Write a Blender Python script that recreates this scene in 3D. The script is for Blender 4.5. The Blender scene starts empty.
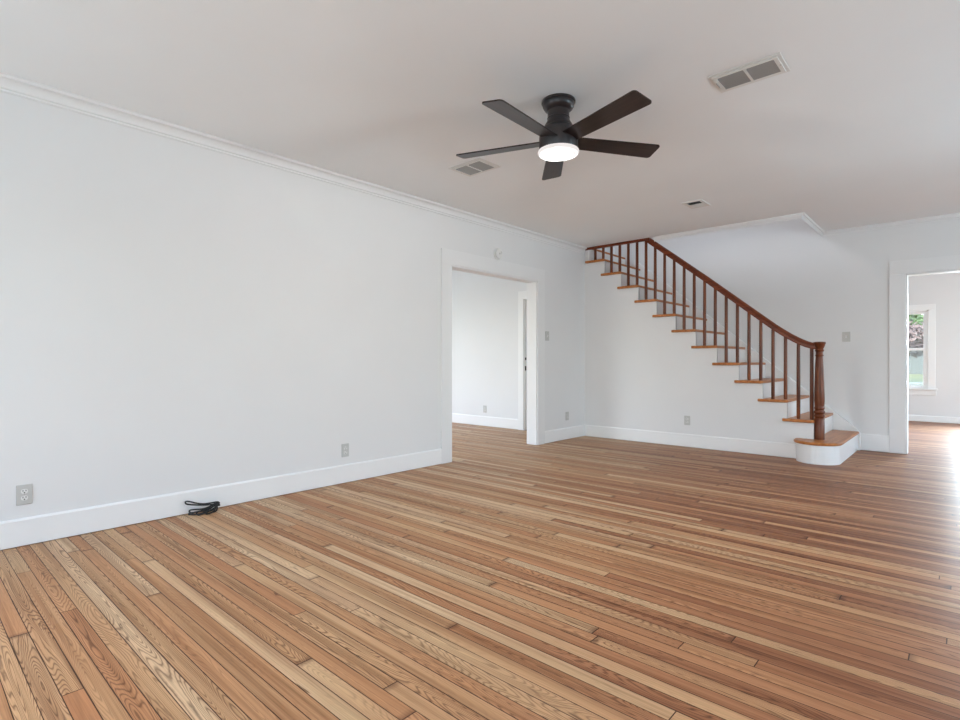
import bpy, bmesh, math, random
from mathutils import Vector, Matrix
R = math.radians
PI = math.pi
rnd = random.Random(7)
S = bpy.context.scene
COL = S.collection

# ------------------------------------------------------------------ camera
H = 2.73                       # ceiling height
cd = bpy.data.cameras.new('camera')
cam = bpy.data.objects.new('camera', cd)
COL.objects.link(cam)
cam.location = (0, 0, 1.09)
cam.rotation_euler = (R(90), 0, R(42.2))
cd.sensor_width = 36
cd.lens = 536 / 960 * 36
cd.shift_y = 1 / 960
cd.clip_start = .02
S.camera = cam

# ------------------------------------------------------------------ world, daylight, exposure
S.view_settings.view_transform = 'Standard'
S.view_settings.look = 'None'
S.view_settings.gamma = 1
S.view_settings.use_curve_mapping = False
S.view_settings.exposure = -0.21
S.cycles.max_bounces = 16
S.cycles.diffuse_bounces = 10
S.cycles.sample_clamp_indirect = 6
S.cycles.use_denoising = True
W = bpy.data.worlds.new('world')
S.world = W
W.use_nodes = True
wn = W.node_tree.nodes
sky = wn.new('ShaderNodeTexSky')
sky.sky_type = 'NISHITA'
sky.sun_disc = False
sky.sun_elevation = R(55)
sky.sun_rotation = R(200)
sky.air_density = 1.0
sky.dust_density = 3.0
wn['Background'].inputs['Strength'].default_value = 1.3
W.node_tree.links.new(sky.outputs['Color'], wn['Background'].inputs['Color'])

def daylight(name, loc, direction, sx, sy, power, col=(.93, .97, 1.0), spread=180):
    l = bpy.data.lights.new(name, 'AREA')
    l.shape = 'RECTANGLE'; l.size = sx; l.size_y = sy; l.energy = power; l.color = col
    l.spread = R(spread)
    o = bpy.data.objects.new(name, l); COL.objects.link(o)
    o.location = loc
    o.rotation_euler = Vector(direction).to_track_quat('-Z', 'Y').to_euler()
    return o
COOL = (.64, .87, 1.0)
MILD = (.75, .91, 1.0)
# windows of the living room behind the camera and on its unseen side: light from the sky ...
daylight('daylight_front_window', (-2.9, -1.84, 1.45), (0, 1, .1), 1.3, 1.7, 28, COOL)
daylight('daylight_front_window_wide', (.4, -1.84, 1.45), (0, 1, .1), 1.9, 1.7, 30, COOL)
daylight('daylight_side_window', (3.34, 1.2, 1.45), (-1, 0, .1), 1.7, 1.7, 18, COOL)
daylight('daylight_side_window_far', (3.34, 5.2, 1.45), (-1, 0, .1), 1.7, 1.7, 58, COOL)
# ... and added lamps outside them, aimed up to brighten the ceiling
daylight('ceiling_fill_front_window', (-2.9, -2.35, .55), (0, .75, 1), 1.4, .9, 26, COOL)
daylight('ceiling_fill_front_window_wide', (.4, -2.35, .55), (0, .75, 1), 1.9, .9, 62, COOL)
daylight('ceiling_fill_side_window', (3.85, 1.2, .55), (-.75, 0, 1), 1.8, .9, 62, COOL)
daylight('ceiling_fill_side_window_far', (3.85, 5.2, .55), (-.75, 0, 1), 1.8, .9, 150, COOL)
# windows of the two rooms beyond and of the upper hall, plus a glare lamp
daylight('daylight_side_room', (-8.54, 4.4, 1.5), (1, 0, 0), 1.8, 1.7, 54, COOL)
daylight('daylight_side_room_front', (-6.2, 1.16, 1.5), (0, 1, 0), 1.8, 1.7, 37, COOL)
daylight('daylight_back_room', (3.34, 10.3, 1.5), (-1, 0, 0), 2.2, 1.7, 95, MILD)
daylight('glare_light_back_room', (.50, 12.66, 1.35), (-.12, -1, -.2), .8, 1.4, 250, MILD, 110)  # added lamp out of view, for the glare on the floor by the opening
daylight('daylight_upper_hall', (-3.4, 4.66, 4.3), (0, 1, -.3), 1.0, 1.0, 14, (1, .98, .95))

# ------------------------------------------------------------------ node helpers / materials
class NT:
    def __init__(s, name):
        s.m = bpy.data.materials.new(name); s.m.use_nodes = True
        s.t = s.m.node_tree; s.n = s.t.nodes; s.b = s.n['Principled BSDF']
    def node(s, typ, ins=None, **kw):
        n = s.n.new(typ)
        for k, v in kw.items(): setattr(n, k, v)
        for k, v in (ins or {}).items(): s.put(n, k, v)
        return n
    def put(s, n, k, v):
        i = n.inputs[k]
        if isinstance(v, bpy.types.NodeSocket): s.t.links.new(v, i)
        else: i.default_value = v
    def math(s, op, a, b=0, c=0, clamp=False):
        n = s.n.new('ShaderNodeMath'); n.operation = op; n.use_clamp = clamp
        s.put(n, 0, a); s.put(n, 1, b); s.put(n, 2, c)
        return n.outputs[0]
    def xyz(s, a, b, c):
        return s.node('ShaderNodeCombineXYZ', {0: a, 1: b, 2: c}).outputs[0]
    def ramp(s, f, stops, interp='LINEAR'):
        n = s.n.new('ShaderNodeValToRGB'); n.color_ramp.interpolation = interp
        e = n.color_ramp.elements
        while len(e) < len(stops): e.new(.5)
        for el, (p, c) in zip(e, stops): el.position = p; el.color = (*c, 1)
        s.put(n, 0, f); return n.outputs[0]
    def mix(s, f, a, b, blend='MIX'):
        n = s.n.new('ShaderNodeMix'); n.data_type = 'RGBA'; n.blend_type = blend
        s.put(n, 0, f)
        for k, v in ((6, a), (7, b)):
            s.put(n, k, v if isinstance(v, bpy.types.NodeSocket) else (*v, 1))
        return n.outputs[2]
    def noise(s, vec, scale, detail=2, rough=.5, dist=0):
        n = s.node('ShaderNodeTexNoise', {'Vector': vec, 'Scale': scale, 'Detail': detail, 'Roughness': rough, 'Distortion': dist})
        return n.outputs['Fac']
    def white(s, vec):
        return s.node('ShaderNodeTexWhiteNoise', {'Vector': vec}, noise_dimensions='3D').outputs['Value']
    def pos(s):
        return s.node('ShaderNodeNewGeometry').outputs['Position']
    def obj(s):
        return s.node('ShaderNodeTexCoord').outputs['Object']
    def out(s, color=None, rough=None, spec=None, metal=None, bump=None, bs=.1, bd=.002):
        if color is not None: s.put(s.b, 'Base Color', color if isinstance(color, bpy.types.NodeSocket) else (*color, 1))
        if rough is not None: s.put(s.b, 'Roughness', rough)
        if spec is not None: s.put(s.b, 'Specular IOR Level', spec)
        if metal is not None: s.put(s.b, 'Metallic', metal)
        if bump is not None:
            bn = s.node('ShaderNodeBump', {'Height': bump, 'Strength': bs, 'Distance': bd})
            s.put(s.b, 'Normal', bn.outputs[0])
        return s.m

def paint(name, c, rough, spec=.4, bs=.05, var=.015):
    t = NT(name); p = t.obj()
    n = t.noise(p, 2.2, 3)
    lo = tuple(max(0, x - var) for x in c); hi = tuple(min(1, x + var) for x in c)
    return t.out(t.mix(n, lo, hi), rough, spec, bump=t.noise(p, 260, 2), bs=bs, bd=.001)
M = {}
M['wall'] = paint('wall_paint', (.74, .74, .74), .62, .3, .12)
M['ceil'] = paint('ceiling_paint', (.86, .885, .90), .8, .2, .1)
M['trim'] = paint('trim_paint', (.83, .83, .825), .32, .45, .03)
M['casing'] = paint('casing_paint', (.765, .765, .765), .4, .4, .03)
M['sash_paint'] = paint('window_white', (.90, .90, .90), .35, .4, .02, .005)
M['plastic'] = paint('white_plastic', (.72, .72, .70), .35, .45, 0.0, .004)
M['plate'] = paint('plate_plastic', (.51, .51, .49), .4, .4, 0.0, .004)
M['slot'] = paint('dark_slot', (.025, .025, .025), .6, .2, 0.0, .003)
M['vent'] = paint('vent_enamel', (.74, .74, .72), .4, .4, 0.0, .004)
M['louvre'] = paint('louvre_enamel', (.35, .35, .345), .45, .4, 0.0, .01)
M['duct'] = paint('duct_dark', (.04, .04, .04), .8, .1, 0.0, .01)
M['black_metal'] = paint('black_bronze_metal', (.026, .02, .021), .33, .6, .02, .004)
M['rubber'] = paint('black_rubber', (.007, .007, .008), .4, .5, .02, .003)
M['steel'] = paint('dull_steel', (.14, .14, .14), .35, .5, .02, .01)
M['steel'].node_tree.nodes['Principled BSDF'].inputs['Metallic'].default_value = .8
M['screw'] = paint('screw_metal', (.4, .4, .38), .35, .5, .02, .01)

def stair_wood(name, lo, mid, hi, rough, along, coat=.12):
    """along: local axis of the grain"""
    t = NT(name); p = t.obj()
    sep = t.node('ShaderNodeSeparateXYZ', {0: p}).outputs
    k = [28, 28, 28]; k[along] = 2.2
    v = t.xyz(t.math('MULTIPLY', sep[0], k[0]), t.math('MULTIPLY', sep[1], k[1]), t.math('MULTIPLY', sep[2], k[2]))
    a = t.noise(v, 1.0, 4, .6, .4)
    k2 = [160, 160, 160]; k2[along] = 6
    v2 = t.xyz(t.math('MULTIPLY', sep[0], k2[0]), t.math('MULTIPLY', sep[1], k2[1]), t.math('MULTIPLY', sep[2], k2[2]))
    b = t.noise(v2, 1.0, 2)
    f = t.math('ADD', t.math('MULTIPLY', a, .75), t.math('MULTIPLY', b, .25))
    c = t.ramp(f, [(.3, lo), (.5, mid), (.7, hi)])
    t.put(t.b, 'Coat Weight', coat); t.put(t.b, 'Coat Roughness', .18)
    return t.out(c, rough, .25, bump=b, bs=.05, bd=.001)
M['mahogany'] = stair_wood('mahogany_varnish', (.055, .013, .004), (.125, .030, .008), (.24, .066, .017), .32, 2)
M['mahogany_x'] = stair_wood('mahogany_varnish_rail', (.07, .013, .005), (.15, .030, .009), (.25, .056, .016), .28, 0)
M['tread'] = stair_wood('tread_pine_varnish', (.28, .09, .022), (.44, .155, .04), (.58, .23, .068), .34, 1)
M['blade'] = stair_wood('espresso_blade', (.010, .006, .006), (.020, .012, .011), (.036, .02, .018), .38, 0, .15)

def floor_mat():
    t = NT('heart_pine_boards'); p = t.pos()
    sep = t.node('ShaderNodeSeparateXYZ', {0: p}).outputs
    x, y = sep[0], sep[1]
    w = .0605
    row_f = t.math('DIVIDE', t.math('ADD', y, 20.012), w)
    row = t.math('FLOOR', row_f)
    fy = t.math('FRACT', row_f)
    r1 = t.white(t.xyz(row, 3.7, 1.1))
    r2 = t.white(t.xyz(row, 9.1, 5.3))
    L = t.math('MULTIPLY_ADD', r2, 2.4, 2.0)
    col_f = t.math('DIVIDE', t.math('ADD', t.math('ADD', x, 40), t.math('MULTIPLY', r1, 7.0)), L)
    colm = t.math('FLOOR', col_f)
    fx = t.math('MULTIPLY', t.math('FRACT', col_f), L)      # metres from the board's end
    fxe = t.math('MINIMUM', fx, t.math('SUBTRACT', L, fx))
    fye = t.math('MULTIPLY', t.math('MINIMUM', fy, t.math('SUBTRACT', 1, fy)), w)
    idv = t.xyz(row, colm, .5)
    a = t.white(idv)
    b = t.white(t.xyz(colm, row, 7.5))
    c = t.white(t.xyz(row, colm, 13.5))
    light_tone = t.math('MULTIPLY_ADD', t.math('DIVIDE', t.math('ADD', x, t.math('MULTIPLY', y, .45)), 4.0), -.85, -.04)  # uneven room light put into the boards' colour, lighter to darker across the floor
    light_tone = t.math('MINIMUM', t.math('MAXIMUM', light_tone, -.36), .25)
    base = t.ramp(t.math('MULTIPLY_ADD', a, .85, t.math('ADD', light_tone, .06), clamp=True), [(0, (.27, .108, .052)), (.14, (.39, .170, .083)), (.40, (.51, .255, .122)),
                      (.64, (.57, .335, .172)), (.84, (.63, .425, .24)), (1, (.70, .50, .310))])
    # slow tone drift along a board
    drift = t.noise(t.xyz(t.math('MULTIPLY', x, .9), t.math('MULTIPLY', row, 3.3), t.math('MULTIPLY', a, 40)), 1.0, 2)
    base = t.mix(t.math('MULTIPLY_ADD', drift, .9, -.22, clamp=True), base, (.43, .19, .092), 'MIX')
    # flat-sawn cathedral figure
    nv = t.xyz(t.math('MULTIPLY_ADD', x, .85, t.math('MULTIPLY', b, 60)), t.math('MULTIPLY', y, 12.5), t.math('MULTIPLY', c, 30))
    n = t.noise(nv, 1.0, 1.5, .4, .25)
    wob = t.noise(t.xyz(t.math('MULTIPLY', x, 24), t.math('MULTIPLY', y, 60), 0), 1.0, 2)
    ph = t.math('ADD', t.math('MULTIPLY', n, 330), t.math('MULTIPLY', wob, 2.6))
    s = t.math('SINE', ph)
    fig = t.math('POWER', t.math('MULTIPLY_ADD', s, .5, .5), 3.0)
    famt = t.ramp(b, [(0, (.12,) * 3), (.3, (.3,) * 3), (.5, (.75,) * 3), (.75, (.95,) * 3), (1, (1,) * 3)])
    grain_c = t.mix(.62, base, (.075, .027, .015))
    colr = t.mix(t.math('MULTIPLY', t.math('MULTIPLY', fig, famt), 1.0), base, grain_c)
    # rift-sawn fine lines
    fl = t.noise(t.xyz(t.math('MULTIPLY', x, 1.6), t.math('MULTIPLY', y, 230), t.math('MULTIPLY', a, 20)), 1.0, 3, .65)
    flr = t.ramp(fl, [(.33, (.70,) * 3), (.52, (.98,) * 3), (.7, (1.06,) * 3)])
    colr = t.mix(.8, colr, flr, 'MULTIPLY')
    st = t.noise(t.xyz(t.math('MULTIPLY', x, .55), t.math('MULTIPLY', y, 26), t.math('MULTIPLY', b, 50)), 1.0, 2, .5)
    colr = t.mix(.85, colr, t.ramp(st, [(.3, (.62, .53, .48)), (.5, (1, 1, 1)), (.72, (1.1, 1.12, 1.14))]), 'MULTIPLY')
    # dark resin streaks and knots
    kn = t.noise(t.xyz(t.math('MULTIPLY', x, 5), t.math('MULTIPLY', y, 34), t.math('MULTIPLY', c, 9)), 1.0, 2, .5, .6)
    knm = t.ramp(kn, [(.70, (0,) * 3), (.77, (1,) * 3)])
    colr = t.mix(t.math('MULTIPLY', knm, .7), colr, (.08, .032, .02))
    # nail holes near the ends, joints
    gw = t.noise(t.xyz(t.math('MULTIPLY', x, 2.0), row, 0), 1.0, 2)
    gapw = t.math('MULTIPLY_ADD', gw, .0044, -.0004)
    g1 = t.math('LESS_THAN', fye, gapw)
    g2 = t.math('LESS_THAN', fxe, .0020)
    gap = t.math('MAXIMUM', g1, g2)
    stain = t.math('SUBTRACT', 1, t.math('DIVIDE', fxe, .03), clamp=True)
    stn = t.math('MULTIPLY', stain, t.math('MULTIPLY', t.math('GREATER_THAN', c, .55), .6))
    colr = t.mix(stn, colr, (.09, .035, .02))
    colr = t.mix(t.math('MULTIPLY', gap, .95), colr, (.055, .022, .013))
    h = t.math('MULTIPLY', fl, .25)
    und = t.noise(t.xyz(t.math('MULTIPLY', x, .8), t.math('MULTIPLY', y, 12), row), 1.0, 1)
    h = t.math('ADD', h, t.math('MULTIPLY', und, 1.2))
    rough = t.math('MULTIPLY_ADD', fl, .14, .31)
    bn = t.node('ShaderNodeBump', {'Height': h, 'Strength': .22, 'Distance': .0022}).outputs[0]
    df = t.node('ShaderNodeBsdfDiffuse', {'Color': colr, 'Normal': bn}).outputs[0]
    gl = t.node('ShaderNodeBsdfGlossy', {'Roughness': rough, 'Normal': bn}).outputs[0]
    fr_ = t.node('ShaderNodeFresnel', {'IOR': 1.38, 'Normal': bn}).outputs[0]
    mx = t.node('ShaderNodeMixShader', {0: t.math('MULTIPLY', fr_, .42), 1: df, 2: gl}).outputs[0]
    t.t.links.new(mx, t.n['Material Output'].inputs[0])
    return t.m
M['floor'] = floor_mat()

def emis(name, c, s):
    t = NT(name)
    t.put(t.b, 'Emission Color', (*c, 1)); t.put(t.b, 'Emission Strength', s)
    return t.out((.03, .03, .03), .5, .05)
def lens_mat():
    t = NT('lamp_diffuser_glow')
    d = t.node('ShaderNodeVectorMath', {0: t.node('ShaderNodeVectorMath', {0: t.obj(), 1: (1, 1, 0)}, operation='MULTIPLY').outputs[0]}, operation='LENGTH').outputs['Value']
    t.put(t.b, 'Emission Color', t.ramp(t.math('DIVIDE', d, .11), [(0, (1, .99, .98)), (.62, (1, .985, .97)), (.78, (.72, .69, .67)), (1, (.76, .73, .71))]))
    t.put(t.b, 'Emission Strength', 1.25)
    return t.out((.03, .03, .03), .5, .05)
M['lamp'] = lens_mat()
M['lamp_rim'] = emis('lamp_rim_glow', (1, .93, .91), 1.0)

def glass_mat():
    t = NT('window_glass')
    tr = t.node('ShaderNodeBsdfTransparent', {'Color': (.95, .97, .97, 1)})
    gl = t.node('ShaderNodeBsdfGlossy', {'Roughness': .02})
    mx = t.node('ShaderNodeMixShader', {0: .05, 1: tr.outputs[0], 2: gl.outputs[0]})
    t.t.links.new(mx.outputs[0], t.n['Material Output'].inputs[0])
    return t.m
M['glass'] = glass_mat()
def screen_mat():
    t = NT('insect_screen')
    tr = t.node('ShaderNodeBsdfTransparent', {'Color': (1, 1, 1, 1)})
    df = t.node('ShaderNodeBsdfDiffuse', {'Color': (.42, .47, .46, 1)})
    mx = t.node('ShaderNodeMixShader', {0: .22, 1: tr.outputs[0], 2: df.outputs[0]})
    t.t.links.new(mx.outputs[0], t.n['Material Output'].inputs[0])
    return t.m
M['screen'] = screen_mat()
def leafy(name, lo, hi):
    t = NT(name); n = t.noise(t.obj(), 9, 3)
    t.put(t.b, 'Subsurface Weight', 0)
    return t.out(t.mix(n, lo, hi), .6, .3)
M['leaf'] = leafy('green_leaves', (.13, .22, .08), (.34, .44, .2))
M['blossom'] = leafy('pink_brown_leaves', (.10, .07, .062), (.22, .165, .15))
M['bark'] = leafy('bark', (.10, .07, .05), (.22, .17, .13))
M['grass'] = leafy('lawn_grass', (.2, .235, .10), (.3, .325, .15))
M['fence'] = leafy('grey_green_boards', (.17, .195, .19), (.21, .235, .23))
M['kerb'] = leafy('pale_concrete', (.7, .7, .66), (.85, .85, .8))

# ------------------------------------------------------------------ mesh helpers
def box(bm, x0, x1, y0, y1, z0, z1):
    vs = [bm.verts.new((x, y, z)) for z in (z0, z1) for x, y in ((x0, y0), (x1, y0), (x1, y1), (x0, y1))]
    for f in ((3, 2, 1, 0), (4, 5, 6, 7), (0, 1, 5, 4), (1, 2, 6, 5), (2, 3, 7, 6), (3, 0, 4, 7)):
        bm.faces.new([vs[i] for i in f])
    return vs
def prism(bm, pts, axis, a, b):
    """polygon pts extruded along axis from a to b; pts are the other two coordinates in order"""
    def mk(p, t):
        q = list(p); q.insert(axis, t); return bm.verts.new(q)
    A = [mk(p, a) for p in pts]; B = [mk(p, b) for p in pts]
    n = len(pts)
    bm.faces.new(A); bm.faces.new(B[::-1])
    for i in range(n):
        bm.faces.new((A[i], B[i], B[(i + 1) % n], A[(i + 1) % n]))
def lathe(bm, prof, cx=0, cy=0, n=32, caps=True):
    rings = []
    for r, z in prof:
        rings.append([bm.verts.new((cx + r * math.cos(2 * PI * i / n), cy + r * math.sin(2 * PI * i / n), z)) for i in range(n)])
    for a, b in zip(rings, rings[1:]):
        for i in range(n):
            bm.faces.new((a[i], a[(i + 1) % n], b[(i + 1) % n], b[i]))
    if caps:
        bm.faces.new(rings[0][::-1]); bm.faces.new(rings[-1])
def tube(bm, pts, r, n=8, closed=False):
    pts = [Vector(p) for p in pts]; rings = []; N = len(pts)
    up = Vector((0, 0, 1)); prev = None
    for i, p in enumerate(pts):
        if closed: d = pts[(i + 1) % N] - pts[i - 1]
        else: d = pts[min(i + 1, N - 1)] - pts[max(i - 1, 0)]
        d.normalize()
        if prev is None:
            u = d.cross(up)
            if u.length < 1e-3: u = d.cross(Vector((1, 0, 0)))
        else: u = prev - d * prev.dot(d)
        u.normalize(); prev = u; v = d.cross(u)
        rings.append([bm.verts.new(p + (u * math.cos(2 * PI * k / n) + v * math.sin(2 * PI * k / n)) * r) for k in range(n)])
    for i in range(N if closed else N - 1):
        a, b = rings[i], rings[(i + 1) % N]
        for k in range(n): bm.faces.new((a[k], a[(k + 1) % n], b[(k + 1) % n], b[k]))
    if not closed:
        bm.faces.new(rings[0][::-1]); bm.faces.new(rings[-1])
def sweep(bm, prof, path):
    """prof: list of (u,v) in each station's frame; path: list of (origin, uvec, vvec)"""
    rings = [[bm.verts.new(Vector(o) + Vector(u) * a + Vector(v) * b) for a, b in prof] for o, u, v in path]
    n = len(prof)
    for a, b in zip(rings, rings[1:]):
        for k in range(n): bm.faces.new((a[k], a[(k + 1) % n], b[(k + 1) % n], b[k]))
    bm.faces.new(rings[0][::-1]); bm.faces.new(rings[-1])
def obj(name, bm, mat, parent=None, bevel=0, seg=2, smooth=False, loc=None):
    bmesh.ops.recalc_face_normals(bm, faces=bm.faces)
    if smooth:
        for f in bm.faces: f.smooth = True
        for e in bm.edges:
            if len(e.link_faces) == 2 and e.calc_face_angle(0) > R(38): e.smooth = False
    me = bpy.data.meshes.new(name); bm.to_mesh(me); bm.free()
    me.materials.append(M[mat] if isinstance(mat, str) else mat)
    o = bpy.data.objects.new(name, me); COL.objects.link(o)
    if parent is not None: o.parent = parent
    if loc: o.location = loc
    if bevel:
        b = o.modifiers.new('bevel', 'BEVEL'); b.width = bevel; b.segments = seg; b.limit_method = 'ANGLE'; b.angle_limit = R(35)
    return o
def thing(name, label, cat, loc=(0, 0, 0), rotz=0, group=None):
    o = bpy.data.objects.new(name, None); COL.objects.link(o)
    o.empty_display_size = .1
    o.location = loc; o.rotation_euler = (0, 0, rotz)
    return tag(o, label, cat, group)
def tag(o, label, cat, group=None):
    o['label'] = label; o['category'] = cat
    if group: o['group'] = group
    return o
def struct(name, bm, mat, bevel=0, label=None, smooth=False):
    o = obj(name, bm, mat, bevel=bevel, smooth=smooth); o['kind'] = 'structure'
    if label: o['label'] = label
    return o
def B(): return bmesh.new()
def copy_thing(root, loc, rotz=None, label=None):
    r = root.copy(); COL.objects.link(r); r.location = loc
    if rotz is not None: r.rotation_euler = (0, 0, rotz)
    if label: r['label'] = label
    for ch in list(root.children):
        c = ch.copy(); COL.objects.link(c); c.parent = r
        for g in list(ch.children):
            d = g.copy(); COL.objects.link(d); d.parent = c
    return r

# ------------------------------------------------------------------ the shell
XL, XR = -4.12, 3.30           # living room, unseen side wall
YF, YS, YB = -1.80, 6.81, 8.00 # front wall, wall under the stair, back wall
T = .15
OY0, OY1, OZ = 4.075, 5.65, 2.132          # opening to the side room
RX0, RX1, RZ = -.528, 1.55, 2.115          # opening to the back room
FY = 12.47                                # far wall of the back room
SY = 6.72                                 # far wall of the side room
UP = 2.94                                 # upper floor
UC = 5.35

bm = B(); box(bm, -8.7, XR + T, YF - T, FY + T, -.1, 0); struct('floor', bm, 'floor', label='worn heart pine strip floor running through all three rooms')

bm = B()
box(bm, XL - T, XR + T, YF - T, 6.82, H, UP)
box(bm, -1.36, XR + T, 6.82, YB + T, H, UP)
struct('ceiling', bm, 'ceil')
bm = B(); box(bm, -8.65, XL - T, 1.0, 8.6, H, UP); struct('ceiling_side_room', bm, 'ceil')
bm = B(); box(bm, -3.6, XR + T, YB + T, FY + T, H, UP); struct('ceiling_back_room', bm, 'ceil')

def wall_with_holes(name, axis, c0, c1, lo, hi, z0, z1, holes, mat='wall'):
    """wall slab; axis 0: runs along X at y c0..c1; axis 1: runs along Y at x c0..c1; holes (a,b,za,zb) sorted"""
    bm = B()
    def bx(a, b, za, zb):
        if b - a < 1e-4 or zb - za < 1e-4: return
        if axis == 0: box(bm, a, b, c0, c1, za, zb)
        else: box(bm, c0, c1, a, b, za, zb)
    cur = lo
    for a, b, za, zb in holes:
        bx(cur, a, z0, z1); bx(a, b, z0, za); bx(a, b, zb, z1); cur = b
    bx(cur, hi, z0, z1)
    return struct(name, bm, mat)
wall_with_holes('wall_left', 1, XL - T, XL, YF - T, 6.845, 0, H, [(OY0, OY1, 0, OZ)])
bm = B(); box(bm, XL - T, XL, 6.845, YB, 0, 2.40); box(bm, XL, -4.05, 6.83, 6.85, 2.54, H); struct('wall_left_closet', bm, 'wall')
wall_with_holes('wall_front', 0, YF - T, YF, XL, XR, 0, H, [(-3.55, -2.25, .6, 2.3), (-.55, 1.35, .6, 2.3)])
wall_with_holes('wall_right', 1, XR, XR + T, YF - T, FY + T, 0, H, [(.35, 2.05, .6, 2.3), (4.35, 6.05, .6, 2.3), (9.2, 11.4, .65, 2.35)])
wall_with_holes('wall_back', 0, YB, YB + T, -6.6, XR, 0, H, [(RX0, RX1, 0, RZ)])
bm = B(); box(bm, -6.6, -1.0, YB, YB + T, H, UC); struct('wall_back_stairwell', bm, 'wall')
# side room
wall_with_holes('wall_side_room_far', 0, SY, SY + .13, -8.6, XL - T, 0, H, [(-5.16, -4.40, 0, 2.07)])
wall_with_holes('wall_side_room_left', 1, -8.65, -8.5, 1.0, 8.0, 0, H, [(3.5, 5.3, .65, 2.35)])
wall_with_holes('wall_side_room_front', 0, 1.05, 1.2, -8.6, XL - T, 0, H, [(-7.1, -5.3, .65, 2.35)])
# back room
wx0, wx1, wz0, wz1 = -1.30, -.50, .60, 2.00
wall_with_holes('wall_back_room_far', 0, FY, FY + T, -3.6, XR + T, 0, H, [(wx0, wx1, wz0, wz1), (.10, .90, wz0, wz1)])  # second hole is added, out of view, to let the glare lamp in
bm = B(); box(bm, -3.6, -3.45, YB + T, FY, 0, H); struct('wall_back_room_left', bm, 'wall')
# upper hall around the stairwell
bm = B(); box(bm, -6.6, -1.0, 4.6, YB + T, UC, UC + .1); struct('ceiling_upper_hall', bm, 'ceil')
bm = B(); box(bm, -6.7, -6.6, 4.6, YB + T, UP, UC); struct('wall_upper_left', bm, 'wall')
bm = B(); box(bm, -1.1, -1.0, 4.6, YB, UP, UC); struct('wall_upper_right', bm, 'wall')
wall_with_holes('wall_upper_front', 0, 4.5, 4.6, -6.7, -1.0, UP, UC, [(-3.9, -2.9, 3.8, 4.8)])
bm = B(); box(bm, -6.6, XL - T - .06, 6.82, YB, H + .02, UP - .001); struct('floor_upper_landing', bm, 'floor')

# wall under the stair (below the stringer line)
RUN, RISE = .2555, .2095
def riser_x(k): return -.98 - RUN * (k - 1) if k > 1 else -.98
def tread_z(k): return .233 + RISE * (k - 1)
sl = RISE / RUN
def str_z(x): return tread_z(3) - .24 + sl * (riser_x(4) - x) + .0   # lower edge of the saw-tooth stringer
x_foot = riser_x(4) + (tread_z(3) - .24) / sl
bm = B()
pts = [(XL, 0), (-1.24, 0), (-1.24, str_z(-1.24) if str_z(-1.24) > 0 else 0), (XL, str_z(XL))]
if pts[2][1] <= 0.001:
    pts = [(XL, 0), (x_foot, 0), (XL, str_z(XL))]
prism(bm, pts, 1, YS, YS + .04)
struct('wall_stairs', bm, 'wall')

# ------------------------------------------------------------------ baseboards
def basebd(name, axis, face, out, runs, h, t=.0145, cap=True):
    bm = B()
    prof = [(0, .005), (t, .005), (t, h - .012), (t * .45, h), (0, h)]
    for a, b in runs:
        if axis == 1: prism(bm, [(face + out * u, v) for u, v in prof], 1, a, b)
        else: prism(bm, [(face + out * u, v) for u, v in prof], 0, a, b)
    return struct(name, bm, 'trim', bevel=.0015)
basebd('baseboard_left', 1, XL, 1, [(YF, OY0 - .15), (OY1 + .15, YS)], .165)
basebd('baseboard_stairs', 0, YS, -1, [(XL + .02, -1.37)], .165)
basebd('baseboard_back', 0, YB, -1, [(-.97, RX0 - .15)], .205)
basebd('baseboard_side_room', 0, SY, -1, [(-8.5, -5.262)], .165)
basebd('baseboard_back_room', 0, FY, -1, [(-3.45, XR)], .115)
basebd('baseboard_right', 1, XR, -1, [(YF, YB)], .165)
basebd('baseboard_front', 0, YF, 1, [(XL, XR)], .165)

# ------------------------------------------------------------------ casings of the openings
def fr(bm, a, b, c, d, z0, z1, axis):
    if axis == 1: box(bm, c, d, a, b, z0, z1)
    else: box(bm, a, b, c, d, z0, z1)
bm = B(); jt = .02
fr(bm, OY0 - .15, OY0 + .004, XL, XL + .014, 0, OZ - .004, 1)
fr(bm, OY1 - .004, OY1 + .15, XL, XL + .014, 0, OZ - .004, 1)
fr(bm, OY0 - .15, OY1 + .15, XL, XL + .014, OZ - .004, OZ + .155, 1)
fr(bm, OY0, OY0 + jt, XL - T, XL, 0, OZ, 1); fr(bm, OY1 - jt, OY1, XL - T, XL, 0, OZ, 1)
fr(bm, OY0, OY1, XL - T, XL, OZ - jt, OZ, 1)
fr(bm, OY0 - .12, OY0 + .004, XL - T - .02, XL - T, 0, OZ + .12, 1); fr(bm, OY1 - .004, OY1 + .12, XL - T - .02, XL - T, 0, OZ + .12, 1)
struct('trim_1', bm, 'casing', bevel=.003, label='white cased opening to the side room')
bm = B()
fr(bm, RX0 - .15, RX0 + .004, YB - .014, YB, 0, RZ - .004, 0)
fr(bm, RX1 - .004, RX1 + .165, YB - .014, YB, 0, RZ - .004, 0)
fr(bm, RX0 - .15, RX1 + .165, YB - .014, YB, RZ - .004, RZ + .155, 0)
fr(bm, RX0, RX0 + jt, YB, YB + T, 0, RZ, 0); fr(bm, RX1 - jt, RX1, YB, YB + T, 0, RZ, 0)
fr(bm, RX0, RX1, YB, YB + T, RZ - jt, RZ, 0)
t2 = struct('trim_2', bm, 'casing', bevel=.003, label='white cased opening to the back room')
bm = B(); box(bm, RX0 + jt, RX0 + jt + .003, YB + .03, YB + .055, .97, 1.03)
obj('strike_plate', bm, 'steel', t2)['label'] = 'small metal strike plate'
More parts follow.
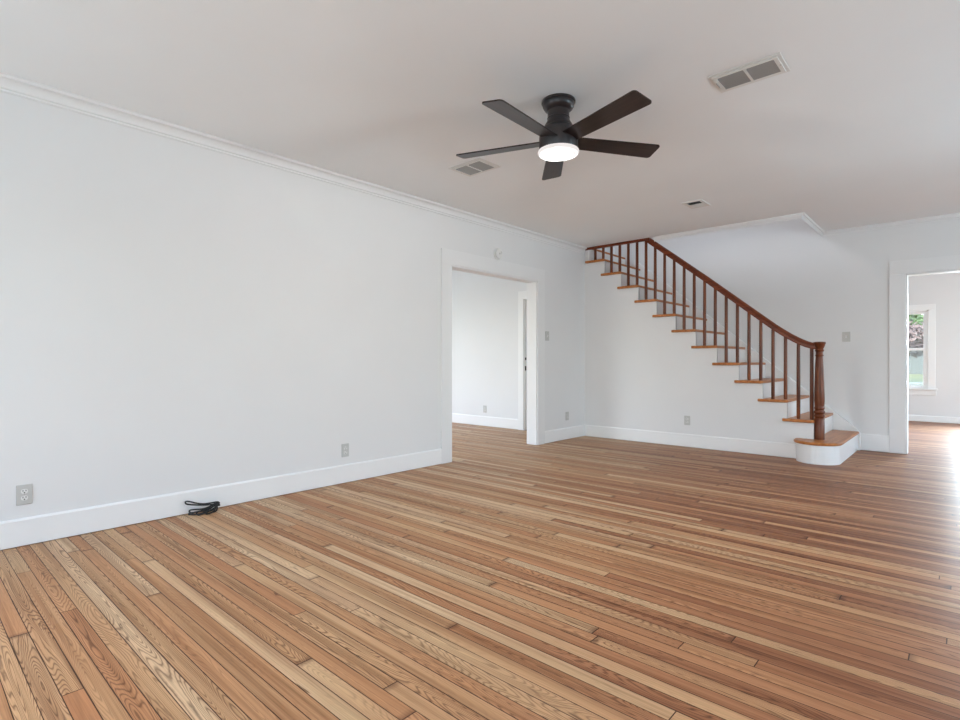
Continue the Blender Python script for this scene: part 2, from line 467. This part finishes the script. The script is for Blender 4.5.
# doorway in the side room's far wall
bm = B(); dx0, dx1, dz = -5.16, -4.40, 2.07
fr(bm, dx0 - .10, dx0 + .003, SY - .02, SY, 0, dz - .003, 0); fr(bm, dx1 - .003, dx1 + .10, SY - .02, SY, 0, dz - .003, 0)
fr(bm, dx0 - .10, dx1 + .10, SY - .02, SY, dz - .003, dz + .12, 0)
fr(bm, dx0, dx0 + .018, SY, SY + .13, 0, dz, 0); fr(bm, dx1 - .018, dx1, SY, SY + .13, 0, dz, 0)
fr(bm, dx0, dx1, SY, SY + .13, dz - .018, dz, 0)
fr(bm, dx0 + .018, dx0 + .032, SY + .045, SY + .085, 0, dz - .018, 0)
fr(bm, dx1 - .032, dx1 - .018, SY + .045, SY + .085, 0, dz - .018, 0)
t5 = struct('trim_5', bm, 'trim', bevel=.002, label='white doorway casing in the side room')
for z0, z1 in ((1.105, 1.145), (.94, 1.01)):
    bm = B(); box(bm, dx0 + .018, dx0 + .021, SY + .006, SY + .036, z0, z1)
    obj('strike_plate', bm, 'slot', t5)

# ------------------------------------------------------------------ crown mouldings
def crown_prof(h, d):
    pts = [(0, -h), (.006, -h), (.010, -h + .008), (.006, -h + .016), (.014, -h + .024)]
    for i in range(7):
        a = i / 6 * PI / 2
        pts.append((.014 + (d - .026) * (1 - math.cos(a)), -h + .024 + (h - .042) * math.sin(a)))
    pts += [(d - .006, -.018), (d, -.010), (d, 0), (0, 0)]
    return pts
bm = B(); z = (0, 0, 1)
P = crown_prof(.088, .058)
sweep(bm, P, [((XL, YF, H), (1, 0, 0), z), ((XL, 6.80, H), (1, 0, 0), z)])
struct('trim_3', bm, 'casing', smooth=True, label='white crown moulding along the long wall')
bm = B(); P2 = crown_prof(.055, .036)
ox, oy = -1.36, 6.82
sweep(bm, P2, [((-3.06, oy, H), (0, -1, 0), z), ((ox, oy, H), (1, -1, 0), z), ((ox, YB, H), (1, -1, 0), z), ((XR, YB, H), (0, -1, 0), z)])
struct('trim_4', bm, 'casing', smooth=True, label='white crown moulding round the stair opening and over the back wall')
bm = B(); sweep(bm, [(0, -.032), (.022, -.032), (.032, -.027), (.036, -.018), (.036, -.0), (0, 0)],
                [((XL + .005, oy, H), (0, -1, 0), z), ((-3.12, oy, H), (0, -1, 0), z)])
struct('trim_6', bm, 'mahogany_x', smooth=True, label='dark wood edging of the stair opening')

# ------------------------------------------------------------------ window of the back room
bm = B()
y0 = FY
box(bm, wx0 - .10, wx0, y0 - .02, y0, wz0 - .0, wz1 + .0); box(bm, wx1, wx1 + .10, y0 - .02, y0, wz0, wz1)
box(bm, wx0 - .10, wx1 + .10, y0 - .02, y0, wz1, wz1 + .10)
win = struct('window_1', bm, 'trim', bevel=.003, label='white double-hung window in the far wall of the back room')
bm = B(); box(bm, wx0 - .13, wx1 + .13, y0 - .055, y0 + .03, wz0 - .03, wz0); obj('stool', bm, 'trim', win, .004)
bm = B(); box(bm, wx0 - .11, wx1 + .11, y0 - .02, y0, wz0 - .12, wz0 - .03); obj('apron', bm, 'trim', win, .003)
bm = B()
box(bm, wx0, wx0 + .022, y0, y0 + T, wz0, wz1); box(bm, wx1 - .022, wx1, y0, y0 + T, wz0, wz1); box(bm, wx0, wx1, y0, y0 + T, wz1 - .022, wz1)
obj('window_frame', bm, 'sash_paint', win, .002)
def sash(y, za, zb, mat_pane):
    bm = B(); s = .048; a, b = wx0 + .022, wx1 - .022
    box(bm, a, a + s, y, y + .03, za, zb); box(bm, b - s, b, y, y + .03, za, zb)
    box(bm, a + s, b - s, y, y + .03, za, za + s); box(bm, a + s, b - s, y, y + .03, zb - s * .85, zb)
    o = obj('sash', bm, 'sash_paint', win, .003)
    bm = B(); box(bm, a + s, b - s, y + .013, y + .017, za + s, zb - s * .85)
    obj('pane', bm, 'glass', o)
    return o
sash(y0 + .045, 1.275, wz1 - .022, 'glass')
lo = sash(y0 + .012, wz0, 1.325, 'glass')
bm = B(); box(bm, wx0 + .022, wx1 - .022, y0 + .125, y0 + .128, wz0, 1.30); obj('insect_screen', bm, 'screen', win)
bm = B(); box(bm, -.93, -.87, y0 + .004, y0 + .03, 1.318, 1.335); obj('sash_lock', bm, 'screw', lo, .003)

# plain frames in the windows behind the camera and in the unseen walls
def plain_window(n, axis, c0, c1, a, b, za, zb):
    bm = B(); s = .05; q = (c0 + c1) / 2
    def bx(p0, p1, z0, z1):
        if axis == 0: box(bm, p0, p1, q - .03, q + .03, z0, z1)
        else: box(bm, q - .03, q + .03, p0, p1, z0, z1)
    bx(a, a + s, za, zb); bx(b - s, b, za, zb); bx(a + s, b - s, za, za + s); bx(a + s, b - s, zb - s, zb)
    m = (za + zb) / 2
    bx(a + s, b - s, m - .025, m + .025)
    struct('window_%d' % n, bm, 'trim', label='white double-hung window frame')
plain_window(2, 0, YF - T, YF + .06, -3.55, -2.25, .6, 2.3)
plain_window(3, 0, YF - T, YF + .06, -.55, 1.35, .6, 2.3)
plain_window(4, 1, XR - .06, XR + T, .35, 2.05, .6, 2.3)
plain_window(6, 0, FY - .02, FY + T - .04, .10, .90, wz0, wz1)  # added out-of-view window, only there to frame the glare lamp
plain_window(5, 1, XR - .06, XR + T, 4.35, 6.05, .6, 2.3)

# ------------------------------------------------------------------ staircase
stair = thing('staircase', 'open staircase with reddish wood treads, balusters and handrail rising to the ceiling', 'staircase', (0, 0, 0))
NST = 14
YT0, YT1 = YS - .038, YB - .072
TH = .032
# starting step with round end
def bull(rad, xr, y_back, cxb=-1.19, cyb=6.745, n=26):
    pts = [(xr, y_back), (xr, cyb)]
    for i in range(1, n):
        a = -PI * i / n
        ex = xr - cxb if math.cos(a) > 0 else rad
        pts.append((cxb + ex * math.cos(a), cyb + rad * math.sin(a)))
    pts += [(cxb - rad, cyb), (cxb - rad, YS + .03)]
    return pts
zt = tread_z(1)
bm = B(); prism(bm, bull(.198, -.98, YB - .02) + [(riser_x(2) - .0, YS + .03), (riser_x(2), YB - .02)], 2, 0, zt - TH)
obj('starting_step_base', bm, 'trim', stair, .003, smooth=False)['label'] = 'white rounded base of the lowest step'
for p in bpy.data.objects['starting_step_base'].data.polygons: p.use_smooth = False
bm = B(); prism(bm, bull(.222, -.962, YT1) + [(riser_x(2) - .01, YS + .03), (riser_x(2) - .01, YT1)], 2, zt - TH, zt)
obj('tread', bm, 'tread', stair, .012, 3)
for k in range(2, NST + 1):
    zt = tread_z(k); xn = riser_x(k) + .006; xb = riser_x(k + 1)
    bm = B()
    xl = xb - .052
    yb = YS + .012
    pts = [(xn, YT1), (xn, YT0 + .02), (xn - .02, YT0), (xl + .012, YT0), (xl, YT0 + .012), (xl, YS), (xb - .012, yb), (xb - .012, YT1)]
    if k >= 12: pts = [(xn, YT1), (xn, YT0 + .02), (xn - .02, YT0), (max(xl, XL + .03), YT0), (max(xl, XL + .03), yb), (xb - .012, yb), (xb - .012, YT1)]
    if k > 12: pts = [(xn, YT1), (xn, 6.85), (xb - .012, 6.85), (xb - .012, YT1)]
    prism(bm, pts, 2, zt - TH, zt)
    obj('tread', bm, 'tread', stair, .011, 3)
    bm = B(); box(bm, riser_x(k) - .018, riser_x(k), YS + .004, YT1, tread_z(k - 1), zt - TH)
    obj('riser', bm, 'trim', stair)
    bm = B(); box(bm, riser_x(k), riser_x(k) + .014, YS - .014, YT1, zt - TH - .016, zt - TH)
# saw-tooth stringer: everything between the steps and the wall below
bm = B()
pts = []
for k in range(2, 13):
    pts += [(riser_x(k), tread_z(k - 1) - TH if k > 2 else 0.0), (riser_x(k), tread_z(k) - TH)]
pts.append((XL + .001, tread_z(12) - TH))
pts.append((XL + .001, str_z(XL)))
pts.append((x_foot, 0.0))
# clean order: steps going up, then back down the slope
prism(bm, pts, 1, YS - .002, YS + .03)
obj('stringer', bm, 'wall', stair, .001)
# skirt board on the back wall
bm = B()
def sk(x): return .213 + .062 + .82 * (-.955 - x) + .012
prism(bm, [(-.955, 0), (-.955, .205), (-.985, .245 + .012), (-3.9, sk(-3.9)), (-3.9, sk(-3.9) - .42), (-1.3, 0)], 1, YB - .06, YB)
obj('skirt_board', bm, 'trim', stair, .003)
# balusters
YBAL = 6.85
def rail_z(x):   # height of the rail's middle
    pts = [(-4.4, 3.745), (-3.132, 2.700), (-2.6, 2.283), (-2.117, 1.886), (-1.678, 1.524), (-1.60, 1.461), (-1.473, 1.372), (-1.40, 1.328), (-1.326, 1.288), (-1.26, 1.263), (-1.19, 1.256)]
    for (xa, za), (xb, zb) in zip(pts, pts[1:]):
        if x <= xb: return za + (zb - za) * (x - xa) / (xb - xa)
    return pts[-1][1]
for i in range(22):
    x = -1.263 - .1286 * i
    k = 2 + i // 2
    z0 = tread_z(k); z1 = rail_z(x) - .02
    bm = B(); lathe(bm, [(.0185, z0), (.0195, z0 + .02), (.0195, z0 + (z1 - z0) * .5), (.0180, z1)], x, YBAL, 12)
    obj('baluster', bm, 'mahogany', stair, smooth=True)
# handrail
xs = [-3.9, -3.4, -3.132, -2.8, -2.4, -2.117, -1.9, -1.75, -1.678, -1.62, -1.55, -1.473, -1.41, -1.36, -1.31, -1.27, -1.235, -1.20]
prof = [(-.026, -.034), (.026, -.034), (.027, -.022), (.022, -.016), (.022, -.002), (.030, .006), (.032, .016), (.026, .028), (.012, .036), (-.012, .036), (-.026, .028), (-.032, .016), (-.030, .006), (-.022, -.002), (-.022, -.016), (-.027, -.022)]
path = []
sm = []
for i, x in enumerate(xs):
    e = .05; g = (rail_z(x + e) - rail_z(x - e)) / (2 * e)
    zz = -.008 + (rail_z(x - .05) + 2 * rail_z(x) + rail_z(x + .05)) / 4
    d = Vector((1, 0, g)).normalized(); v = Vector((-d.z, 0, d.x))
    path.append(((x, YBAL, zz), (0, 1, 0), v))
bm = B(); sweep(bm, prof, path)
obj('handrail', bm, 'mahogany_x', stair, smooth=True)
# newel post
zb = tread_z(1)
npf = [(.054, zb), (.054, zb + .225), (.050, zb + .232), (.046, zb + .236), (.055, zb + .246), (.057, zb + .258), (.052, zb + .268), (.046, zb + .273), (.046, zb + .279),
       (.055, zb + .287), (.058, zb + .300), (.054, zb + .312), (.047, zb + .318), (.046, zb + .324), (.054, zb + .333), (.055, zb + .345), (.050, zb + .356), (.050, zb + .37),
       (.0545, zb + .42), (.053, zb + .52), (.048, zb + .68), (.043, zb + .82), (.0385, zb + .915), (.037, zb + .925), (.043, zb + .932), (.044, zb + .942), (.038, zb + .950),
       (.038, zb + .978), (.046, zb + .985), (.048, zb + .996), (.042, zb + 1.004), (.042, zb + 1.012), (.050, zb + 1.03), (.058, zb + 1.05), (.060, zb + 1.062), (.064, zb + 1.066), (.066, zb + 1.074), (.062, zb + 1.084), (.03, zb + 1.09)]
npf = [(q * .92, w - (.02 if w > zb + .9 else 0)) for q, w in npf]
bm = B(); lathe(bm, npf, -1.19, YBAL, 36)
obj('newel_post', bm, 'mahogany', stair, smooth=True)

# ------------------------------------------------------------------ ceiling fan
fx, fy = -1.9066, 2.8396
fan = thing('ceiling_fan', 'dark five-blade ceiling fan with a glowing round lamp, flush-mounted', 'ceiling fan', (fx, fy, H))
bm = B(); lathe(bm, [(.104, 0), (.107, -.006), (.106, -.014), (.100, -.018), (.100, -.026), (.098, -.036), (.088, -.052), (.074, -.062), (.068, -.064)][::-1], n=48)
obj('mounting_canopy', bm, 'black_metal', fan, smooth=True)
bm = B(); lathe(bm, [(.068, -.05), (.068, -.105), (.071, -.108), (.071, -.112), (.068, -.115), (.075, -.135), (.086, -.152), (.09, -.165)][::-1], n=48)
obj('neck', bm, 'black_metal', fan, smooth=True)
bm = B(); lathe(bm, [(.06, -.16), (.09, -.165), (.108, -.18), (.119, -.205), (.122, -.235), (.122, -.306), (.119, -.311), (.10, -.312)][::-1], n=48)
obj('motor_housing', bm, 'black_metal', fan, smooth=True)
bm = B(); lathe(bm, [(.119, -.3115), (.126, -.314), (.129, -.319), (.129, -.327), (.126, -.334), (.118, -.337), (.110, -.334), (.104, -.326)][::-1], n=48, caps=False)
obj('lamp_rim', bm, 'lamp_rim', fan, smooth=True)['label'] = 'softly lit rim of the lamp'
bm = B(); lathe(bm, [(.109, -.315), (.109, -.331), (.085, -.336), (.05, -.341), (.02, -.343), (.004, -.3435)][::-1], n=48)
obj('lamp_diffuser', bm, 'lamp', fan, smooth=True)['label'] = 'glowing white lamp lens'
pl = bpy.data.lights.new('fan_lamp_light', 'POINT'); pl.energy = 60; pl.color = (1, .98, .95); pl.shadow_soft_size = .02
plo = bpy.data.objects.new('fan_lamp_light', pl); COL.objects.link(plo); plo.parent = fan; plo.location = (0, 0, -.358)
phi0 = R(-87.655); zb0 = 2.477 - H
def blade_bm():
    bm = B(); r0, r1, w0, w1, rc, t = .085, .684, .118, .1469, .022, .0085
    out = [(r0, -w0 / 2)]
    for cxx, cyy, a0 in ((r1 - rc, -w1 / 2 + rc, -90), (r1 - rc, w1 / 2 - rc, 0)):
        for i in range(6):
            a = R(a0 + 18 * i); out.append((cxx + rc * math.cos(a), cyy + rc * math.sin(a)))
    out.append((r0, w0 / 2))
    prism(bm, out, 2, -t / 2, t / 2)
    return bm
b0 = obj('blade', blade_bm(), 'blade', fan, .002)
for i in range(5):
    b = b0 if i == 0 else b0.copy()
    if i: COL.objects.link(b); b.parent = fan
    b.matrix_parent_inverse = Matrix.Identity(4)
    b.location = (0, 0, zb0)
    # pitch about the blade's own axis, then turn round the hub
    b.rotation_euler = (Matrix.Rotation(phi0 + i * R(72), 4, 'Z') @ Matrix.Rotation(R(-11.2), 4, 'X')).to_euler()

# ------------------------------------------------------------------ ceiling vents
def grille(label, cx, cy, lx, ly, border, n_slat, dark=True, rotz=0, group='ceiling air vents', tilt=42):
    v = thing('air_vent', label, 'air vent', (cx, cy, H), rotz, group)
    hx, hy = lx / 2, ly / 2; ix, iy = hx - border, hy - border; t = .008; mid = .007
    bm = B()
    # flanged frame with a sloping lip
    def ring(xo, yo, xi, yi, za, zb):
        for a, b, c, d in ((-xo, xo, -yo, -yi), (-xo, xo, yi, yo), (-xo, -xi, -yi, yi), (xi, xo, -yi, yi)):
            box(bm, a, b, c, d, za, zb)
    ring(hx, hy, ix, iy, -.005, 0)
    ring(hx - .018, hy - .018, ix, iy, -.011, -.005)
    box(bm, -mid, mid, -iy, iy, -.011, -.001)
    obj('frame', bm, 'vent', v, .0015)
    bm = B(); box(bm, -ix, ix, -iy, iy, -.0018, -.0004); obj('duct_backing', bm, 'duct', v)
    for s in (-1, 1):
        bm = B()
        a, b = (mid, ix) if s > 0 else (-ix, -mid)
        for j in range(n_slat):
            yc = -iy + .013 + (j + .5) * ((2 * iy - .013) / n_slat)
            w = 2 * iy / n_slat * .38
            dy, dzz = w * math.cos(R(tilt)), .0045
            prism(bm, [(yc + dy, -.0105), (yc + dy - .0012, -.0110), (yc - dy, -.0024), (yc - dy + .0012, -.0020)], 0, a, b)
        obj('louvre_panel', bm, 'louvre' if dark else 'vent', v)
    for s in (-1, 1):
        bm = B(); lathe(bm, [(.004, -.0125), (.004, -.011)], s * (hx - .024), 0, 10); obj('screw', bm, 'screw', v)
    return v
v1 = grille('large white ceiling vent with two dark louvre panels beyond the long fan blades, by itself', -.92, 3.295, .376, .24, .040, 9)
v1['label'] = 'white-framed ceiling vent with two grey louvre panels, farthest from the long wall'
bm = B(); box(bm, -.166, -.160, -.035, .02, -.018, -.011); obj('damper_lever', bm, 'screw', v1)
v2 = grille('grey two-panel ceiling vent between the long wall and the fan, by a blade tip', -3.083, 3.332, .36, .27, .038, 9)
# small register near the stairs
v3 = thing('air_vent', 'small white ceiling register with one dark slot, nearest the stair opening', 'air vent', (-2.083, 5.66, H), 0, 'ceiling air vents')
bm = B()
for a, b, c, d in ((-.10, .10, -.13, -.10), (-.10, .10, .09, .13), (-.10, -.065, -.10, .09), (.065, .10, -.10, .09)):
    box(bm, a, b, c, d, -.008, 0)
obj('frame', bm, 'vent', v3, .0015)
bm = B(); box(bm, -.065, .065, -.10, .09, -.002, -.0005); obj('duct_backing', bm, 'duct', v3)
bm = B()
for j in range(4): prism(bm, [(-.10 + j * .022, -.0085), (-.099 + j * .022, -.0088), (-.086 + j * .022, -.0028), (-.087 + j * .022, -.0025)], 0, -.065, .065)
obj('louvre_panel', bm, 'louvre', v3)
bm = B()
for j in range(4): prism(bm, [(-.004 + j * .024, -.0024), (-.003 + j * .024, -.002), (.022 + j * .024, -.0085), (.021 + j * .024, -.0089)], 0, -.065, .065)
obj('louvre_panel', bm, 'vent', v3)

# ------------------------------------------------------------------ outlets, switches, detector  (local: +Y out of the wall is -Y local... faces -Y)
def outlet(label, loc, rotz):
    """faces local -Y, back plane at y=0"""
    o = thing('wall_outlet', label, 'outlet', loc, rotz, 'duplex wall outlets')
    bm = B(); box(bm, -.0375, .0375, -.006, 0, -.059, .059); obj('cover_plate', bm, 'plate', o, .003)
    for s in (-1, 1):
        bm = B(); n = 16
        pts = []
        for i in range(n):
            a = 2 * PI * i / n
            pts.append((.0165 * math.cos(a), max(-.0135, min(.0135, .0165 * math.sin(a))) + s * .0195))
        prism(bm, pts, 1, -.0085, -.005)
        r = obj('receptacle', bm, 'plastic', o)
        bm = B()
        box(bm, -.0085, -.0052, -.0092, -.0084, s * .0195 - .001, s * .0195 + .009)
        box(bm, .0052, .0085, -.0092, -.0084, s * .0195 + .000, s * .0195 + .009)
        prism(bm, [(.0036 * math.cos(2 * PI * i / 10), .0036 * math.sin(2 * PI * i / 10) + s * .0195 - .0078) for i in range(10)], 1, -.0092, -.0084)
        obj('socket_slots', bm, 'slot', r)
    bm = B(); prism(bm, [(.003 * math.cos(2 * PI * i / 10), .003 * math.sin(2 * PI * i / 10)) for i in range(10)], 1, -.0075, -.0058); obj('screw', bm, 'screw', o)
    return o
FX = R(90)   # turn so local -Y faces +X
o1 = outlet('duplex outlet low on the long wall closest to the camera, before the black cord', (XL, .537, .302), FX)
copy_thing(o1, (XL, 2.745, .291), FX, 'duplex outlet low on the long wall between the black cord and the cased opening')
copy_thing(o1, (XL, 6.35, .323), FX, 'small outlet under the light switch in the corner between opening and stairs')
copy_thing(o1, (-2.622, YS, .336), 0, 'outlet low on the white wall under the staircase')
copy_thing(o1, (-5.98, SY, .284), 0, 'outlet on the bright wall of the side room seen through the opening')
def switch(label, loc, rotz):
    o = thing('light_switch', label, 'light switch', loc, rotz, 'wall light switches')
    bm = B(); box(bm, -.042, .042, -.006, 0, -.062, .062); obj('cover_plate', bm, 'plate', o, .003)
    bm = B(); box(bm, -.008, .008, -.008, -.005, -.016, .016); f = obj('toggle_collar', bm, 'plastic', o)
    bm = B(); prism(bm, [(-.008, -.006), (-.008, .006), (-.020, .011), (-.022, .004)], 0, -.0045, .0045); obj('toggle', bm, 'plastic', o, .001)
    for s in (-1, 1):
        bm = B(); prism(bm, [(.003 * math.cos(2 * PI * i / 10), .003 * math.sin(2 * PI * i / 10) + s * .03) for i in range(10)], 1, -.0075, -.0058); obj('screw', bm, 'screw', o)
    return o
s1 = switch('light switch beside the cased opening to the side room', (XL, 5.868, 1.422), FX)
copy_thing(s1, (-1.103, YB, 1.392), 0, 'light switch on the back wall above the newel post')
det = thing('smoke_detector', 'round white detector mounted high on the wall over the cased opening', 'smoke detector', (XL, 4.85, 2.36), FX)
def ylathe(bm, prof, n=32):
    rings = [[bm.verts.new((r * math.cos(2 * PI * i / n), -y, r * math.sin(2 * PI * i / n))) for i in range(n)] for r, y in prof]
    for a, b in zip(rings, rings[1:]):
        for i in range(n): bm.faces.new((a[i], a[(i + 1) % n], b[(i + 1) % n], b[i]))
    bm.faces.new(rings[0]); bm.faces.new(rings[-1])
bm = B(); ylathe(bm, [(.070, 0), (.072, .004), (.070, .012), (.064, .014)]); obj('base_plate', bm, 'plastic', det, smooth=True)
bm = B(); ylathe(bm, [(.062, .012), (.062, .024), (.056, .034), (.040, .038), (.012, .040)]); c = obj('cover', bm, 'plastic', det, smooth=True)
bm = B()
for q in range(3): box(bm, .012 + q * .010, .016 + q * .010, -.0385, -.034, -.005, .028)
obj('sound_slots', bm, 'steel', c)
bm = B(); ylathe(bm, [(.011, .038), (.011, .0425), (.008, .044)], 16); obj('test_button', bm, 'plate', det, smooth=True)

# ------------------------------------------------------------------ coiled cord by the baseboard
cord = thing('power_cord', 'black power cord loosely coiled on the floor against the baseboard', 'cord', (-4.04, 1.52, 0))
def cat(pts, n=8):
    pts = [Vector(p) for p in pts]; out = []; N = len(pts)
    for i in range(N - 1):
        p0, p1, p2, p3 = pts[max(i - 1, 0)], pts[i], pts[i + 1], pts[min(i + 2, N - 1)]
        for j in range(n):
            t = j / n
            out.append(.5 * ((2 * p1) + (-p0 + p2) * t + (2 * p0 - 5 * p1 + 4 * p2 - p3) * t * t + (-p0 + 3 * p1 - 3 * p2 + p3) * t ** 3))
    out.append(pts[-1]); return out
tie = Vector((-.012, .085, .045))
loops = [
    [(-.035, -.10, .098), (-.03, -.118, .092), (-.022, -.10, .078)],
    [(-.015, -.085, .038), (-.004, -.10, .030), (.012, -.085, .024)],
    [(.005, -.045, .020), (.022, -.062, .010), (.035, -.04, .0055)],
    [(.030, .0, .018), (.048, -.006, .0055), (.052, .012, .0055)],
]
pts = [(-.01, -.075, .0055), (.01, -.05, .0055), (.016, .0, .012), tuple(tie + Vector((0, -.03, -.012)))]
for i, lp in enumerate(loops):
    o = Vector((.004 * i, .004 * (i % 2), -.006 * i + .008))
    pts.append(tuple(tie + o)); pts.append(tuple(tie + o + Vector((.004, .012, .002)))); pts.append(tuple(tie + o + Vector((.006, 0, .010))))
    a, b, c2 = [Vector(q) for q in lp]
    mid = (tie + o + a) * .5 + Vector((0, 0, -.012)); pts.append(tuple(mid))
    pts += [tuple(a), tuple(b), tuple(c2)]
    mid = (tie + o + c2) * .5 + Vector((.006, 0, -.008)); mid.z = max(mid.z, .006); pts.append(tuple(mid))
pts.append(tuple(tie + Vector((.01, .0, -.01)))); pts.append((.03, .07, .012)); pts.append((.035, .04, .0055))
bm = B(); tube(bm, [(p.x, p.y, max(p.z, .0055)) for p in cat(pts)], .0053, 8)
obj('cable', bm, 'rubber', cord, smooth=True)
bm = B(); tube(bm, [(-.030, -.098, .009), (-.020, -.085, .009), (-.008, -.072, .007)], .009, 10); obj('plug', bm, 'rubber', cord, .001)
bm = B(); tube(bm, [tie + Vector((-.012, -.012, .012)), tie + Vector((.016, -.010, .014)), tie + Vector((.022, -.004, -.012)), tie + Vector((-.01, -.006, -.016))], .004, 8, True)
obj('cable_tie', bm, 'rubber', cord, smooth=True)

# ------------------------------------------------------------------ outside the back-room window
def gz(y): return -.35 + max(0, (y - 14)) * .042
bm = B()
vs = []
for y in (12.7, 14, 20, 27, 34, 60):
    vs.append([bm.verts.new((x, y, gz(y))) for x in (-30, -10, 0, 10, 30)])
for a, b in zip(vs, vs[1:]):
    for i in range(4): bm.faces.new((a[i], a[i + 1], b[i + 1], b[i]))
struct('lawn', bm, 'grass', label='sunny lawn outside the window')
bm = B(); prism(bm, [(-12, 22.4), (-12, 22.6), (8, 30.6), (8, 30.4)], 2, gz(22) - .2, gz(27) + .06)
struct('kerb', bm, 'kerb', label='pale concrete kerb crossing the lawn')
fen = thing('garden_fence', 'grey green board fence beyond the lawn outside the window', 'fence', (0, 33, gz(33)))
for j in range(6):
    bm = B(); box(bm, -12 + j * 4.0, -8.03 + j * 4.0, -.03, .03, 0, 1.55); obj('fence_panel', bm, 'fence', fen)
def crown(bm, c, rad, n, size):
    for _ in range(n):
        d = Vector((rnd.gauss(0, 1), rnd.gauss(0, 1), rnd.gauss(0, 1))).normalized() * (rnd.random() ** .4)
        p = Vector(c) + Vector((d.x * rad[0], d.y * rad[1], d.z * rad[2]))
        u = Vector((rnd.gauss(0, 1), rnd.gauss(0, 1), rnd.gauss(0, 1))).normalized(); v = u.orthogonal().normalized()
        s = size * (.6 + .8 * rnd.random())
        w = u.cross(v) * s * .2
        a = bm.verts.new(p - u * s); b = bm.verts.new(p + v * s * .5 + w); c2 = bm.verts.new(p + u * s); d2 = bm.verts.new(p - v * s * .5 + w)
        bm.faces.new((a, b, c2)); bm.faces.new((a, c2, d2))
def tree(name, label, cat_, x, y, trunk, blobs, mat, size, group=None):
    t = thing(name, label, cat_, (x, y, gz(y)), 0, group)
    bm = B(); lathe(bm, [(trunk[0], -.1), (trunk[0] * .75, trunk[1] * .5), (trunk[0] * .5, trunk[1])], n=10); obj('trunk', bm, 'bark', t, smooth=True)
    bm = B()
    for c, r, n in blobs: crown(bm, c, r, n, size)
    obj('foliage', bm, mat, t)
    return t
tree('garden_tree', 'green leafy tree filling the upper window panes', 'tree', -2.35, 27, (.16, 2.4), [((0, 0, 3.3), (1.2, 1.1, 1.2), 1100), ((.5, .2, 2.5), (.7, .7, .6), 400)], 'leaf', .15)
tree('garden_tree', 'thinner green tree beside the pink shrub outside the window', 'tree', .25, 30, (.13, 2.2), [((-.4, 0, 3.0), (1.0, 1.0, 1.3), 700), ((-.9, 0, 2.4), (.5, .5, .7), 200)], 'leaf', .15)
tree('flowering_shrub', 'pink and brown flowering shrub below the green tree outside the window', 'shrub', -2.6, 25, (.08, .9), [((1.0, 0, 1.75), (1.2, .9, .62), 1200), ((-.1, 0, 1.3), (.8, .7, .7), 400)], 'blossom', .11)
